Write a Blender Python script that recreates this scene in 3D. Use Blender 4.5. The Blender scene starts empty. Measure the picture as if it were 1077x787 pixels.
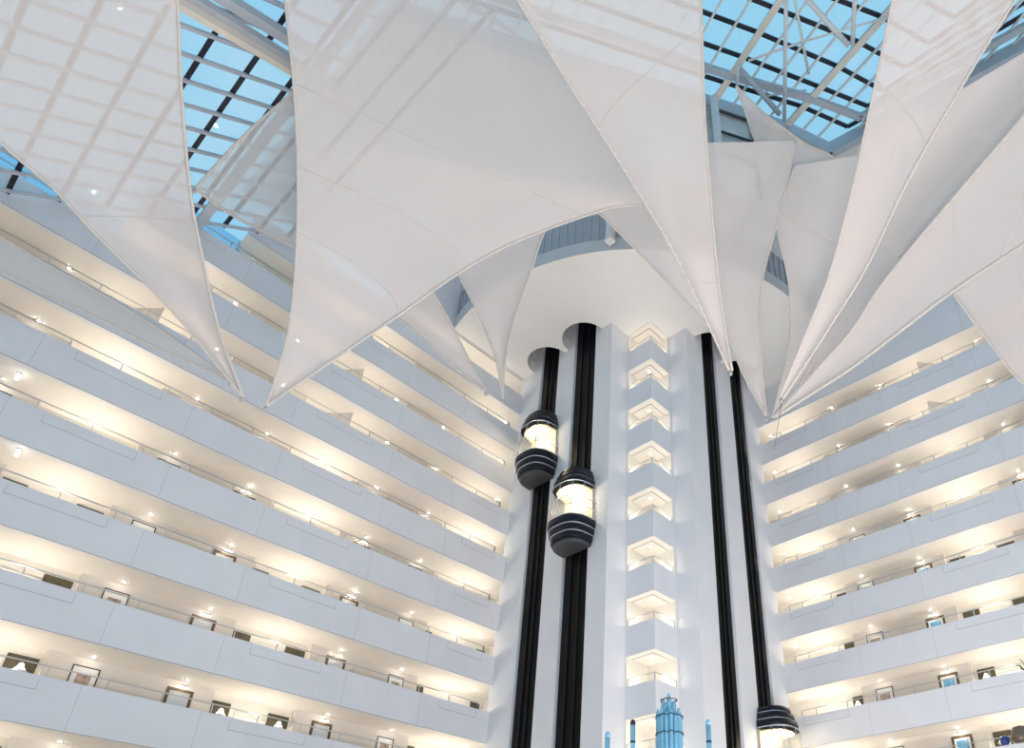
import bpy, bmesh, math, random
from mathutils import Vector, Matrix
random.seed(7)
C = bpy.context.scene.collection
# ------------------------------------------------------------------ camera model
F_PX, PX, PY, IW, IH = 764.05, 671.64, 567.57, 1077, 787
RM = Matrix(((0.64106556, 0.3868863, 0.66283779), (-0.76748476, 0.32478212, 0.55270581), (-0.00144355, -0.86303856, 0.50513597)))
EYE = 1.6
def ray(x, y): return RM @ Vector(((x - PX) / F_PX, (y - PY) / F_PX, 1.0))
def at(x, y, d):                      # point seen at pixel (x, y), d metres from the eye
    v = ray(x, y).normalized() * d; return Vector((v.x, v.y, v.z + EYE))
def at_z(x, y, z):
    v = ray(x, y); v = v * ((z - EYE) / v.z); return Vector((v.x, v.y, v.z + EYE))
def at_plane(x, y, p0, n):
    v = ray(x, y); o = Vector((0, 0, EYE)); return o + v * ((p0 - o).dot(n) / v.dot(n))
def px(p):
    c = RM.transposed() @ (Vector(p) - Vector((0, 0, EYE)))
    return (F_PX * c.x / c.z + PX, F_PX * c.y / c.z + PY) if c.z > 0 else (-9999, -9999)
def seen(p, m=12):
    x, y = px(p); return -m < x < IW + m and -m < y < IH + m

Z0 = 33.476 + EYE          # underside of the top slab; gallery n has its soffit at Z0 - 3n
YL, XR = 28.99, 33.89      # parapet planes of the left and the right wing
BL, BR = 30.87, 35.57      # gallery back walls
PH = 1.45                  # soffit edge down to the parapet top below it
def zs(n): return Z0 - 3.0 * n

# ------------------------------------------------------------------ materials
def mat(name, col, rough=0.6, metal=0.0, noise=0.0, nscale=6.0, emit=None, estr=0.0, spec=0.5, coat=0.0):
    m = bpy.data.materials.new(name); m.use_nodes = True
    nt = m.node_tree; b = nt.nodes['Principled BSDF']
    b.inputs['Roughness'].default_value = rough; b.inputs['Metallic'].default_value = metal
    b.inputs['Specular IOR Level'].default_value = spec; b.inputs['Coat Weight'].default_value = coat
    if noise > 0:
        tc = nt.nodes.new('ShaderNodeTexCoord'); n = nt.nodes.new('ShaderNodeTexNoise'); r = nt.nodes.new('ShaderNodeValToRGB')
        n.inputs['Scale'].default_value = nscale; n.inputs['Detail'].default_value = 4
        r.color_ramp.elements[0].position = 0.3; r.color_ramp.elements[1].position = 0.7
        r.color_ramp.elements[0].color = tuple(c * (1 - noise) for c in col) + (1,)
        r.color_ramp.elements[1].color = tuple(min(1, c * (1 + noise * .5)) for c in col) + (1,)
        nt.links.new(tc.outputs['Object'], n.inputs['Vector']); nt.links.new(n.outputs['Fac'], r.inputs['Fac'])
        nt.links.new(r.outputs['Color'], b.inputs['Base Color'])
    else:
        b.inputs['Base Color'].default_value = tuple(col) + (1,)
    if emit:
        b.inputs['Emission Color'].default_value = tuple(emit) + (1,); b.inputs['Emission Strength'].default_value = estr
    return m
def mix_mat(name, base, through, rough=0.9, translucent=0.25, tint=(1, 1, 1)):      # woven cloth: diffuse + translucent + open weave
    m = bpy.data.materials.new(name); m.use_nodes = True; nt = m.node_tree; nt.nodes.clear()
    out = nt.nodes.new('ShaderNodeOutputMaterial'); d = nt.nodes.new('ShaderNodeBsdfDiffuse'); t = nt.nodes.new('ShaderNodeBsdfTranslucent')
    tr = nt.nodes.new('ShaderNodeBsdfTransparent'); m1 = nt.nodes.new('ShaderNodeMixShader'); m2 = nt.nodes.new('ShaderNodeMixShader')
    tc = nt.nodes.new('ShaderNodeTexCoord'); n = nt.nodes.new('ShaderNodeTexNoise'); r = nt.nodes.new('ShaderNodeValToRGB')
    n.inputs['Scale'].default_value = .9; n.inputs['Detail'].default_value = 3
    r.color_ramp.elements[0].color = tuple(c * .965 for c in base) + (1,); r.color_ramp.elements[1].color = tuple(base) + (1,)
    nt.links.new(tc.outputs['Object'], n.inputs['Vector']); nt.links.new(n.outputs['Fac'], r.inputs['Fac'])
    nt.links.new(r.outputs['Color'], d.inputs['Color']); nt.links.new(r.outputs['Color'], t.inputs['Color'])
    tr.inputs['Color'].default_value = tuple(tint) + (1,)
    m1.inputs[0].default_value = translucent; m2.inputs[0].default_value = through
    nt.links.new(d.outputs[0], m1.inputs[1]); nt.links.new(t.outputs[0], m1.inputs[2])
    nt.links.new(m1.outputs[0], m2.inputs[1]); nt.links.new(tr.outputs[0], m2.inputs[2]); nt.links.new(m2.outputs[0], out.inputs[0])
    return m
def glass_mat(name, tint, gloss=0.06, rough=0.02):
    m = bpy.data.materials.new(name); m.use_nodes = True; nt = m.node_tree; nt.nodes.clear()
    out = nt.nodes.new('ShaderNodeOutputMaterial'); tr = nt.nodes.new('ShaderNodeBsdfTransparent'); g = nt.nodes.new('ShaderNodeBsdfGlossy'); mx = nt.nodes.new('ShaderNodeMixShader')
    tr.inputs['Color'].default_value = tuple(tint) + (1,); g.inputs['Roughness'].default_value = rough; mx.inputs[0].default_value = gloss
    nt.links.new(tr.outputs[0], mx.inputs[1]); nt.links.new(g.outputs[0], mx.inputs[2]); nt.links.new(mx.outputs[0], out.inputs[0])
    return m
M = dict(
    parapet=mat('painted_parapet', (.785, .785, .82), .55, noise=.03, nscale=.8),
    groove=mat('shadow_joint', (.48, .48, .51), .8),
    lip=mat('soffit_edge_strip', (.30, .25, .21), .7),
    soffit=mat('cream_plaster_ceiling', (.84, .79, .72), .8, noise=.03, nscale=1.5),
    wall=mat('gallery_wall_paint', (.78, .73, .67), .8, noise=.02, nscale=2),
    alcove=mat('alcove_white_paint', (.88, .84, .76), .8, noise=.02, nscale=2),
    slat=mat('white_louvre', (.86, .83, .77), .6),
    tower=mat('tower_white_paint', (.79, .79, .82), .55, noise=.025, nscale=.6),
    disc=mat('white_plaster_disc', (.84, .82, .79), .7, noise=.02, nscale=.5),
    fascia=mat('grey_fascia', (.60, .62, .64), .5, noise=.04, nscale=1),
    rimglass=mat('blue_grey_glazing', (.42, .47, .54), .2, noise=.06, nscale=.7),
    black=mat('black_glossy_cladding', (.003, .003, .004), .45, noise=.3, nscale=3, spec=.15),
    rib=mat('dark_steel_guide', (.008, .008, .009), .5, spec=.2),
    cabdark=mat('lift_navy_panel', (.006, .008, .016), .3, noise=.2, nscale=4, spec=.3),
    cabfoot=mat('lift_dark_grey_foot', (.05, .052, .058), .5, noise=.1, nscale=4),
    chrome=mat('polished_band', (.72, .76, .84), .35, metal=.5),
    cabwall=mat('lift_cream_lining', (.85, .74, .55), .5, noise=.05, nscale=3),
    cablamp=mat('lift_ceiling_lamp', (1, .95, .8), .5, emit=(1, .86, .58), estr=9),
    lamp=mat('downlight_lens', (1, .95, .85), .5, emit=(1, .9, .72), estr=45),
    tube=mat('cool_white_tube', (1, 1, 1), .5, emit=(.85, .93, 1), estr=9),
    shade=mat('lit_lamp_shade', (1, .97, .9), .6, emit=(1, .93, .8), estr=2.2),
    metal=mat('brushed_rail', (.62, .61, .60), .35, metal=.7),
    frame=mat('brown_wood_frame', (.13, .085, .05), .45, noise=.25, nscale=9),
    thinframe=mat('black_thin_frame', (.02, .018, .016), .4),
    mirror=mat('silvered_mirror', (.70, .71, .73), .3, metal=.7),
    matboard=mat('white_mat_board', (.88, .87, .84), .7),
    print1=mat('landscape_print', (.52, .42, .34), .7, noise=.6, nscale=6),
    print2=mat('blue_picture', (.16, .50, .80), .5, noise=.4, nscale=5),
    door=mat('dark_olive_door', (.10, .085, .05), .35, noise=.3, nscale=4),
    steel=mat('white_painted_steel', (.78, .77, .76), .45, noise=.03, nscale=2),
    cream=mat('cream_painted_beam', (.82, .75, .66), .5, noise=.03, nscale=2),
    greysteel=mat('grey_painted_steel', (.50, .54, .60), .45, noise=.04, nscale=2),
    purlin=mat('dark_navy_mullion', (.008, .011, .025), .4),
    clad=mat('grey_mirror_cladding', (.78, .78, .75), .4, metal=.1, noise=.25, nscale=.8),
    sail=mix_mat('white_sailcloth', (.81, .74, .71), .18, translucent=.10),
    sailthin=mix_mat('thin_mesh_sailcloth', (.76, .74, .73), .34, translucent=.12),
    hem=mat('sail_hem_webbing', (.72, .66, .61), .8, noise=.08, nscale=5),
    cord=mat('white_lacing_cord', (.86, .83, .80), .7),
    seam=mat('sail_seam', (.66, .61, .56), .85),
    bronze=mat('weathered_bronze', (.18, .14, .11), .4, metal=.4, noise=.3, nscale=5),
    navy=mat('navy_glaze', (.02, .05, .2), .25),
    leaf=mat('green_leaf', (.06, .16, .05), .5, noise=.3, nscale=8),
    floor=mat('lobby_stone', (.72, .68, .62), .4, noise=.12, nscale=.7),
    farwall=mat('far_wall_paint', (.78, .77, .76), .8, noise=.03, nscale=.5),
    skyglass=glass_mat('roof_glass', (.93, .97, .99), .04),
    railglass=glass_mat('pale_blue_glass', (.74, .88, .97), .08),
    cabglass=glass_mat('lift_glass', (.97, .95, .90), .08),
)
def tubeglass():
    m = mat('blue_glass_tube', (.34, .72, .98), .15, noise=.15, nscale=3)
    b = m.node_tree.nodes['Principled BSDF']; b.inputs['Transmission Weight'].default_value = .35; b.inputs['IOR'].default_value = 1.15
    return m
M['tubeglass'] = tubeglass()

# ------------------------------------------------------------------ mesh helpers
class MB:
    def __init__(s): s.bm = bmesh.new(); s.mi = 0
    def face(s, pts, mi=0):
        vs = [s.bm.verts.new(p) for p in pts]
        try: f = s.bm.faces.new(vs); f.material_index = mi; return f
        except ValueError: pass
    def box(s, a, b, mi=0):
        x0, x1 = sorted((a[0], b[0])); y0, y1 = sorted((a[1], b[1])); z0, z1 = sorted((a[2], b[2]))
        v = [s.bm.verts.new(p) for p in ((x0,y0,z0),(x1,y0,z0),(x1,y1,z0),(x0,y1,z0),(x0,y0,z1),(x1,y0,z1),(x1,y1,z1),(x0,y1,z1))]
        for i in ((0,3,2,1),(4,5,6,7),(0,1,5,4),(1,2,6,5),(2,3,7,6),(3,0,4,7)): s.bm.faces.new([v[k] for k in i]).material_index = mi
        return s
    def prism(s, poly, z0, z1, mi=0):      # closed plan polygon, extruded
        lo = [s.bm.verts.new((p[0], p[1], z0)) for p in poly]; hi = [s.bm.verts.new((p[0], p[1], z1)) for p in poly]
        n = len(poly)
        for i in range(n): s.bm.faces.new((lo[i], lo[(i+1)%n], hi[(i+1)%n], hi[i])).material_index = mi
        s.bm.faces.new(lo[::-1]).material_index = mi; s.bm.faces.new(hi).material_index = mi
        return s
    def tube(s, pts, r, n=8, mi=0, closed=False, caps=True):
        pts = [Vector(p) for p in pts]; rings = []; m = len(pts)
        up = None
        for i, p in enumerate(pts):
            t = (pts[(i+1) % m] - pts[i-1]) if closed else (pts[min(i+1, m-1)] - pts[max(i-1, 0)])
            if t.length < 1e-9: t = Vector((0,0,1))
            t.normalize()
            if up is None: up = Vector((0,0,1)) if abs(t.z) < .9 else Vector((1,0,0))
            a = t.cross(up)
            if a.length < 1e-6: a = t.orthogonal()
            a.normalize(); b = a.cross(t).normalized(); up = b
            rr = r[i] if isinstance(r, (list, tuple)) else r
            rings.append([s.bm.verts.new(p + (a*math.cos(2*math.pi*k/n) + b*math.sin(2*math.pi*k/n))*rr) for k in range(n)])
        for i in range(m if closed else m-1):
            A, B = rings[i], rings[(i+1) % m]
            for k in range(n):
                f = s.bm.faces.new((A[k], A[(k+1)%n], B[(k+1)%n], B[k])); f.material_index = mi; f.smooth = True
        if caps and not closed:
            s.bm.faces.new(rings[0][::-1]).material_index = mi; s.bm.faces.new(rings[-1]).material_index = mi
        return s
    def bar(s, a, b, w, h, mi=0):          # square bar between two points, h measured upright
        a, b = Vector(a), Vector(b); t = (b-a).normalized(); u = Vector((0,0,1))
        if abs(t.z) > .95: u = Vector((1,0,0))
        sd = t.cross(u).normalized(); up = sd.cross(t).normalized()
        o = [(-w/2,-h/2),(w/2,-h/2),(w/2,h/2),(-w/2,h/2)]
        A = [s.bm.verts.new(a + sd*x + up*y) for x, y in o]; B = [s.bm.verts.new(b + sd*x + up*y) for x, y in o]
        for i in range(4): s.bm.faces.new((A[i], A[(i+1)%4], B[(i+1)%4], B[i])).material_index = mi
        s.bm.faces.new(A[::-1]).material_index = mi; s.bm.faces.new(B).material_index = mi
        return s
    def loft(s, rings, mi=0, smooth=True, caps=True, closed=True):
        R = [[s.bm.verts.new(p) for p in r] for r in rings]; n = len(R[0])
        for A, B in zip(R, R[1:]):
            for k in range(n if closed else n-1):
                f = s.bm.faces.new((A[k], A[(k+1)%n], B[(k+1)%n], B[k])); f.material_index = mi; f.smooth = smooth
        if caps and closed: s.bm.faces.new(R[0][::-1]).material_index = mi; s.bm.faces.new(R[-1]).material_index = mi
        return s
    def lathe(s, c, prof, n=16, mi=0):
        return s.loft([[(c[0]+r*math.cos(2*math.pi*k/n), c[1]+r*math.sin(2*math.pi*k/n), c[2]+z) for k in range(n)] for r, z in prof], mi)
    def build(s, name, mats, parent=None, smooth=None):
        bmesh.ops.recalc_face_normals(s.bm, faces=s.bm.faces)
        if parent is not None:
            q, off = parent, Vector((0, 0, 0))
            while q is not None: off = off + Vector(q.location); q = q.parent
            s.bm.transform(Matrix.Translation(-off))
        me = bpy.data.meshes.new(name); s.bm.to_mesh(me); s.bm.free()
        for m in (mats if isinstance(mats, (list, tuple)) else [mats]): me.materials.append(m)
        o = bpy.data.objects.new(name, me); C.objects.link(o)
        if parent is not None: o.parent = parent
        return o
def tag(o, label, cat, group=None, kind=None):
    o['label'] = label; o['category'] = cat
    if group: o['group'] = group
    if kind: o['kind'] = kind
    return o
def thing(name, loc, label, cat, group=None, kind=None):
    o = bpy.data.objects.new(name, None); C.objects.link(o); o.location = loc; o.empty_display_size = .2
    return tag(o, label, cat, group, kind)
ORD = ['zeroth', 'first', 'second', 'third', 'fourth', 'fifth', 'sixth', 'seventh', 'eighth', 'ninth', 'tenth', 'eleventh', 'twelfth']
LVL = lambda n: ORD[n] if n > 1 else 'top'

# ------------------------------------------------------------------ the wings
# local frame of a wing: s runs along the wing, t is the depth behind the parapet plane
def LW(s, t, z): return (s, YL + t, z)
def RW(s, t, z): return (XR + t, s, z)
XSTEP = {1: 5.45, 2: 1.37, 3: -9.0}        # galleries step back under the sloping roof on the left
def extent(side, n):
    if side == 'left': return (XSTEP.get(n, -12.0), 22.95)
    return (-9.0, 18.05)
WALLSEG = {'left': [(-12.9, -7.3), (-3.9, 1.7), (5.1, 10.7), (14.1, 19.75)], 'right': [(-9.0, -3.45), (0.0, 5.55), (9.0, 14.55)]}
ALC = {'left': [(-7.3, -3.9), (1.7, 5.1), (10.7, 14.1), (19.75, 24.3)], 'right': [(-3.45, 0.0), (5.55, 9.0), (14.55, 19.2)]}
DEPTH = 1.88; DEPTHR = BR - XR
PT = .22
AD = .35          # depth of the alcoves
def build_wing(side):
    P = LW if side == 'left' else RW
    dep = DEPTH if side == 'left' else DEPTHR
    nmax = 10 if side == 'left' else 9
    for n in range(0, nmax + 2):
        s0, s1 = extent(side, n); zt = zs(n)
        if side == 'left' and n == 0: s0 = 13.5
        s0p = s0
        # parapet below opening n: from its top down to the next soffit
        zp, zb = zt - PH, zt - 3.0
        if side == 'left' and n in (1, 2): s0p = XSTEP[n + 1] if n + 1 in XSTEP else s0
        if side == 'left' and n == 0: s0p = 5.45
        if side == 'right' and n == 0: zp = zt + .05
        m = MB()
        m.box(P(s0p, 0, zb), P(s1, PT, zp))
        m.box(P(s0p, .05, zp - .3), P(s1, .10, zp + .015), 0)
        # joints: upright ones every 4.5 m, a long tray line under each alcove
        for a0, a1 in ALC[side]:
            c = (a0 + a1) / 2
            if a0 < s0p: continue
            w = min(a1, s1 - .6)
            m.box(P(a0 + .15, -.004, zp - .47), P(w - .25, 0, zp - .445), 1)
            m.box(P(a0 + .15, -.004, zp - .47), P(a0 + .165, 0, zp - .1), 1)
            m.box(P(w - .265, -.004, zp - .47), P(w - .25, 0, zp - .1), 1)
        for s_, e_ in WALLSEG[side]:
            for q in (s_ + .9, e_ - .9):
                if s0p < q < s1: m.box(P(q, -.003, zb + .02), P(q + .012, 0, zp - .02), 1)
        o = m.build('gallery_parapet', [M['parapet'], M['groove']])
        tag(o, f'smooth white parapet below the {LVL(n) if n else "hidden uppermost"} open gallery of the {side} wing', 'parapet', f'parapets of the {side} wing', 'structure')
        # soffit slab above opening n
        m = MB()
        e1 = s1 + (1.35 if side == 'left' else 1.15)
        m.box(P(s0, PT, zt), P(e1, 4.0, zt + .12), 0)
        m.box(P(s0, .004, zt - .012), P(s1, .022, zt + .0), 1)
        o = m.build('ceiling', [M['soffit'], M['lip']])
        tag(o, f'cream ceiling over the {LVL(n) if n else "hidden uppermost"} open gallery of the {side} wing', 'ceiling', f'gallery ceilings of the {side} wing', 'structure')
        if n == nmax + 1: continue
        # back wall, alcoves
        zf = zt - 2.75
        m = MB()
        for a, b in WALLSEG[side]:
            if b < s0: continue
            m.box(P(max(a, s0), dep, zf), P(b, dep + 1.3, zt))
        for a, b in ALC[side]:
            if b < s0: continue
            a_, b_ = max(a, s0), b
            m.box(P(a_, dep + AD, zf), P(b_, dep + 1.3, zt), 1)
            if n >= 4:            # louvred panel between the doors
                cl, cr = a_ + 1.05, min(b_ - 1.05, (a_ + 3.4) - 1.05)
                for k in range(9): m.box(P(cl, dep + AD - .03, zt - .55 - k*.16), P(cr, dep + AD, zt - .55 - k*.16 - .11), 2)
            if ((side == 'left' and n in (1, 2, 3)) or (side == 'right' and n in (1, 2))) and a < 14:
                c = (a + min(b, a + 3.4)) / 2
                tri = [P(c - .75, dep + AD, zf), P(c + .4, dep + AD, zf), P(c + .4, .75, zf)]
                m.prism([(q[0], q[1]) for q in tri], zf, zt - .001, 0)
        m.box(P(s1 + (1.3 if side == 'left' else 1.1), PT, zf), P(e1 + .2, dep + 1.3, zt), 0)
        o = m.build('wall_' + side, [M['wall'], M['alcove'], M['slat']])
        tag(o, f'corridor wall with bright alcoves behind the {LVL(n) if n else "hidden uppermost"} gallery of the {side} wing', 'wall', f'corridor walls of the {side} wing', 'structure')
        m = MB(); m.box(P(s0, PT, zf - .2), P(e1, 4.0, zf)); o = m.build('floor', M['wall'])
        tag(o, f'corridor floor of the {LVL(n) if n else "hidden uppermost"} gallery of the {side} wing', 'floor', f'corridor floors of the {side} wing', 'structure')
        if n == 0:
            if side == 'left':
                for q in (15.5, 18.5, 21.5): LIGHTS.append((P(q, dep - .3, zt - 1.6), 45, .1))
            continue
        # handrail with posts
        zr = zp + .37
        t = thing('handrail', P(s0, .1, zp), f'slim metal handrail on posts along the {LVL(n)} gallery of the {side} wing', 'handrail', f'handrails of the {side} wing')
        MB().bar(P(s0 + .05, .1, zr), P(s1 - .75, .1, zr), .05, .035).build('rail', M['metal'], t)
        k0 = 1.55 if side == 'left' else 1.0
        q = k0 + 1.72 * math.ceil((s0 + .1 - k0) / 1.72)
        while q < s1 - .7:
            if seen(P(q, .1, zr)): MB().bar(P(q, .1, zp + .01), P(q, .1, zr - .02), .05, .03).build('post', M['metal'], t)
            q += 1.72
        MB().bar(P(s1 - .75, .1, zp + .01), P(s1 - .75, .1, zr + .02), .05, .05).build('post', M['metal'], t)
        corridor_fittings(side, n, P, dep, zt, zf, zp, s0, s1)

def look_visible(P, s, dep, z, zp):        # does the eye look over the parapet top onto this height of the back wall
    p0 = P(s, 0, zp); p1 = P(s, dep, z)
    h0, h1 = (p0[1], p1[1]) if P is LW else (p0[0], p1[0])
    return (z - EYE) / h1 > (zp - EYE) / h0 + .0005
LIGHTS = []
def corridor_fittings(side, n, P, dep, zt, zf, zp, s0, s1):
    cnt = {'mir': 0, 'pic': 0, 'door': 0, 'down': 0, 'lamp': 0}
    if side == 'left': downlight(side, n, P, 22.8, dep - .6, zt, s0, cnt)
    else: downlight(side, n, P, 17.8, dep - .4, zt, s0, cnt)
    segs = [s for s in WALLSEG[side]][::-1]
    where = 'lift tower'
    for i, (a, b) in enumerate(segs):
        near_tower_is_high = True
        # mirrored plan: mirrors stand at the ends next to the same alcove
        if side == 'left': mir = (a + .75, a + 1.7) if abs(a - 14.1) < .1 or abs(a + 3.9) < .1 else (b - 1.7, b - .75)
        else: mir = (a + .65, a + 1.6) if abs(a - 9.0) < .1 or abs(a + 9) < .1 else (b - 1.6, b - .65)
        c = (a + b) / 2
        pic = (2*c - mir[1] - (.70 if side == 'left' else .0), 2*c - mir[0] - (.75 if side == 'left' else .05))
        if side == 'left': pic = (a + .8, a + 1.65) if mir[0] > c else (b - 1.65, b - .8)
        else: pic = (b - 1.65, b - .75) if mir[0] < c else (a + .75, a + 1.65)
        mc, pc = sum(mir)/2, sum(pic)/2
        if a >= s0 - .1 and look_visible(P, mc, dep, zt - .1, zp) and seen(P(mc, dep, zt - .3), 25):
            if look_visible(P, mc, dep, zt - .32, zp):
                cnt['mir'] += 1
                art = side == 'right'
                t = thing('framed_picture' if art else 'framed_mirror', P(mc, dep, zf + .8), (f'brown framed blue picture under lamp, {LVL(n)} right wing gallery, {ORD[cnt["mir"]]} from the tower' if art else
                    f'brown framed mirror under lamp, {LVL(n)} left wing gallery, {ORD[cnt["mir"]]} from the tower'), 'picture' if art else 'mirror', f'framed pieces on the {side} wing walls')
                z1, z0_ = zt - .30, zf + .9
                m = MB(); w = .11
                m.box(P(mir[0], dep - .05, z0_), P(mir[0] + w, dep - .003, z1)); m.box(P(mir[1] - w, dep - .05, z0_), P(mir[1], dep - .003, z1))
                m.box(P(mir[0] + w, dep - .05, z1 - w), P(mir[1] - w, dep - .003, z1)); m.box(P(mir[0] + w, dep - .05, z0_), P(mir[1] - w, dep - .003, z0_ + w))
                m.build('frame', M['frame'], t)
                if art:
                    m = MB(); m.box(P(mir[0] + w, dep - .03, z0_ + w), P(mir[1] - w, dep - .004, z1 - w)); m.build('picture_mat', M['matboard'], t)
                    m = MB(); m.box(P(mir[0] + w + .1, dep - .034, z0_ + w + .1), P(mir[1] - w - .1, dep - .03, z1 - w - .12)); m.build('picture', M['print2'], t)
                else:
                    m = MB(); m.box(P(mir[0] + w, dep - .03, z0_ + w), P(mir[1] - w, dep - .004, z1 - w)); m.build('glass', M['mirror'], t)
                m = MB(); m.bar(P(mc, dep - .01, z1 + .1), P(mc, dep - .22, z1 + .1), .03, .03); m.bar(P(mc - .16, dep - .22, z1 + .09), P(mc + .16, dep - .22, z1 + .09), .06, .05)
                pl = m.build('picture_light', M['thinframe'], t)
                m = MB(); m.box(P(mc - .15, dep - .245, z1 + .052), P(mc + .15, dep - .195, z1 + .062)); m.build('lamp_strip', M['lamp'], pl)
        if a >= s0 - .1 and look_visible(P, pc, dep, zt - .32, zp) and seen(P(pc, dep, zt - .4), 25):
            cnt['pic'] += 1
            t = thing('framed_print', P(pc, dep, zf + 1.0), f'thin black framed print, white mat, {LVL(n)} {side} wing gallery, {ORD[cnt["pic"]]} from the tower', 'picture', f'framed prints on the {side} wing walls')
            z1, z0_ = zt - .30, zf + 1.25; w = .035
            m = MB(); m.box(P(pic[0], dep - .04, z0_), P(pic[0] + w, dep - .003, z1)); m.box(P(pic[1] - w, dep - .04, z0_), P(pic[1], dep - .003, z1))
            m.box(P(pic[0] + w, dep - .04, z1 - w), P(pic[1] - w, dep - .003, z1)); m.box(P(pic[0] + w, dep - .04, z0_), P(pic[1] - w, dep - .003, z0_ + w)); m.build('frame', M['thinframe'], t)
            m = MB(); m.box(P(pic[0] + w, dep - .02, z0_ + w), P(pic[1] - w, dep - .004, z1 - w)); m.build('mat_board', M['matboard'], t)
            m = MB(); m.box(P(pic[0] + .2, dep - .024, z0_ + .25), P(pic[1] - .2, dep - .02, z1 - .3)); m.build('picture', M['print1'], t)
        # two downlights in the soffit before each wall
        for q in sorted((mc + (.0 if side == 'left' else .0), pc), reverse=True):
            downlight(side, n, P, q, dep - .38, zt, s0, cnt)
    for i, (a, b) in enumerate(ALC[side][::-1]):
        if b < s0: continue
        last = i == 0
        hw = 3.4
        doors = [(a + .1, a + .85), (a + hw - 1.0, a + hw - .1)] if not last else [(a + .1, a + .6), (b - .95, b - .35)]
        if side == 'right': doors = [(a + .1, a + .95), (a + hw - .9, a + hw - .1)] if not last else [(a + .05, a + .7)]
        for d0, d1 in doors[::-1]:
            dc = (d0 + d1) / 2
            if d0 < s0 or not look_visible(P, dc, dep + AD, zt - .35, zp) or not seen(P(dc, dep + AD, zt - .4), 25): continue
            cnt['door'] += 1
            m = MB(); td = dep + AD
            m.box(P(d0, td - .03, zf), P(d1, td - .002, zt - .32))
            o = m.build('door_%d' % (1 + cnt['door']), M['door'])
            tag(o, f'dark olive room door in alcove, {LVL(n)} {side} wing gallery, {ORD[cnt["door"]]} from the tower', 'door', f'room doors of the {side} wing', 'structure')
            m = MB(); m.box(P(d0 + .07, td - .036, zf + .1), P(d1 - .07, td - .03, zt - .62), 0); m.build('door_panel', M['frame'], None) if False else m.bm.free()
            if look_visible(P, dc, dep + AD - .2, zt - .75, zp):
                cnt['lamp'] += 1
                t = thing('wall_lamp', P(dc, td - .03, zt - .95), f'white shaded wall lamp at dark door, {LVL(n)} {side} wing gallery, {ORD[cnt["lamp"]]} from the tower', 'lamp', f'door lamps of the {side} wing')
                cx, cy, cz = P(dc, td - .20, zt - .95)
                MB().lathe((cx, cy, cz + .12), [(.02, .22), (.07, .19), (.10, .08), (.16, 0)], 14).build('shade', M['shade'], t)
                MB().lathe((cx, cy, cz - .02), [(.02, .14), (.22, .09), (.24, .06), (.05, .0)], 14).build('bowl', M['chrome'], t)
                MB().bar(P(dc, td - .03, cz + .06), P(dc, td - .2, cz + .06), .04, .04).build('bracket', M['chrome'], t)
        # hidden sconce of the alcove: real light that washes wall and ceiling
        c = (a + min(b, a + hw)) / 2
        fin = n in ((1, 2, 3) if side == 'left' else (1, 2)) and a < 14
        if seen(P(c, dep, zt - .3), 200):
            for dq in ((-1.1, 1.1) if fin else (0,)): LIGHTS.append((P(c + dq, dep - .15, zt - 1.7), 46 if fin else (70 if n < 4 else 95), .1))
    if side == 'left' and n in (5, 6):
        q = {5: 1.0, 6: 1.55}[n]
        x, y = {5: (19, 396), 6: (19, 476)}[n]
        p = at_z(x, y, zt - .14)
        t = thing('tube_light', (p.x, p.y, zt), f'cool white tube light hanging at the far left of the {LVL(n)} gallery', 'lamp')
        MB().lathe((p.x, p.y, zt - .3), [(.02, 0), (.06, .01), (.06, .25), (.02, .26)], 12).build('lamp_tube', M['tube'], t)
        MB().lathe((p.x, p.y, zt - .05), [(.03, .05), (.08, .05), (.08, 0), (.03, 0)], 12).build('ceiling_cap', M['steel'], t)
        LIGHTS.append(((p.x, p.y - .0, zt - .2), 14, .06, (.8, .92, 1)))
def downlight(side, n, P, s, t_, zt, s0, cnt):
    p = P(s, t_, zt)
    if s < s0 or not seen(p, 4): return
    cnt['down'] += 1
    t = thing('downlight', p, f'small round ceiling downlight, {LVL(n)} {side} wing gallery, {ORD[min(12, cnt["down"])]} from the tower', 'downlight', f'downlights of the {side} wing')
    MB().lathe(p, [(.085, 0), (.095, -.02), (.055, -.025), (.05, 0)], 14).build('trim_ring', M['steel'], t)
    MB().lathe(p, [(.001, -.012), (.05, -.012), (.05, -.002), (.001, -.002)], 14).build('lens', M['lamp'], t)
    LIGHTS.append(((p[0], p[1], p[2] - .05), 3.5, .03))
build_wing('left'); build_wing('right')

# ------------------------------------------------------------------ lift tower
ZB, ZTOP = -.05, Z0 + 4.2
TXL, TYR = 22.95, 18.05
CHX, CHY = 24.41, 19.39
SLOTL = [(25.7, 27.3), (22.5, 24.3)]
SLOTR = [(27.8, 29.3), (30.9, 32.5)]
m = MB()
plan = [(TXL, 29.2), (TXL, 27.3), (TXL+.3, 27.3), (TXL+.3, 25.7), (TXL, 25.7), (TXL, 24.3), (TXL+.3, 24.3), (TXL+.3, 22.5), (TXL, 22.5), (TXL, 21.2), (CHX+1.75, 21.2), (CHX+1.75, TYR),
        (27.8, TYR), (27.8, TYR+.3), (29.3, TYR+.3), (29.3, TYR), (30.9, TYR), (30.9, TYR+.3), (32.5, TYR+.3), (32.5, TYR), (34.05, TYR), (34.05, TYR + .35), (TXL+.75, TYR + 3.9), (TXL+.75, 29.2)]
for i in range(len(plan) - 3):
    a, b = plan[i], plan[i+1]
    m.face([(a[0], a[1], ZB), (b[0], b[1], ZB), (b[0], b[1], ZTOP), (a[0], a[1], ZTOP)])
m.box((TXL + .301, 22.5, ZB), (TXL + .5, 27.3, ZTOP)); m.box((27.8, TYR + .301, ZB), (32.5, TYR + .5, ZTOP))
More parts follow.
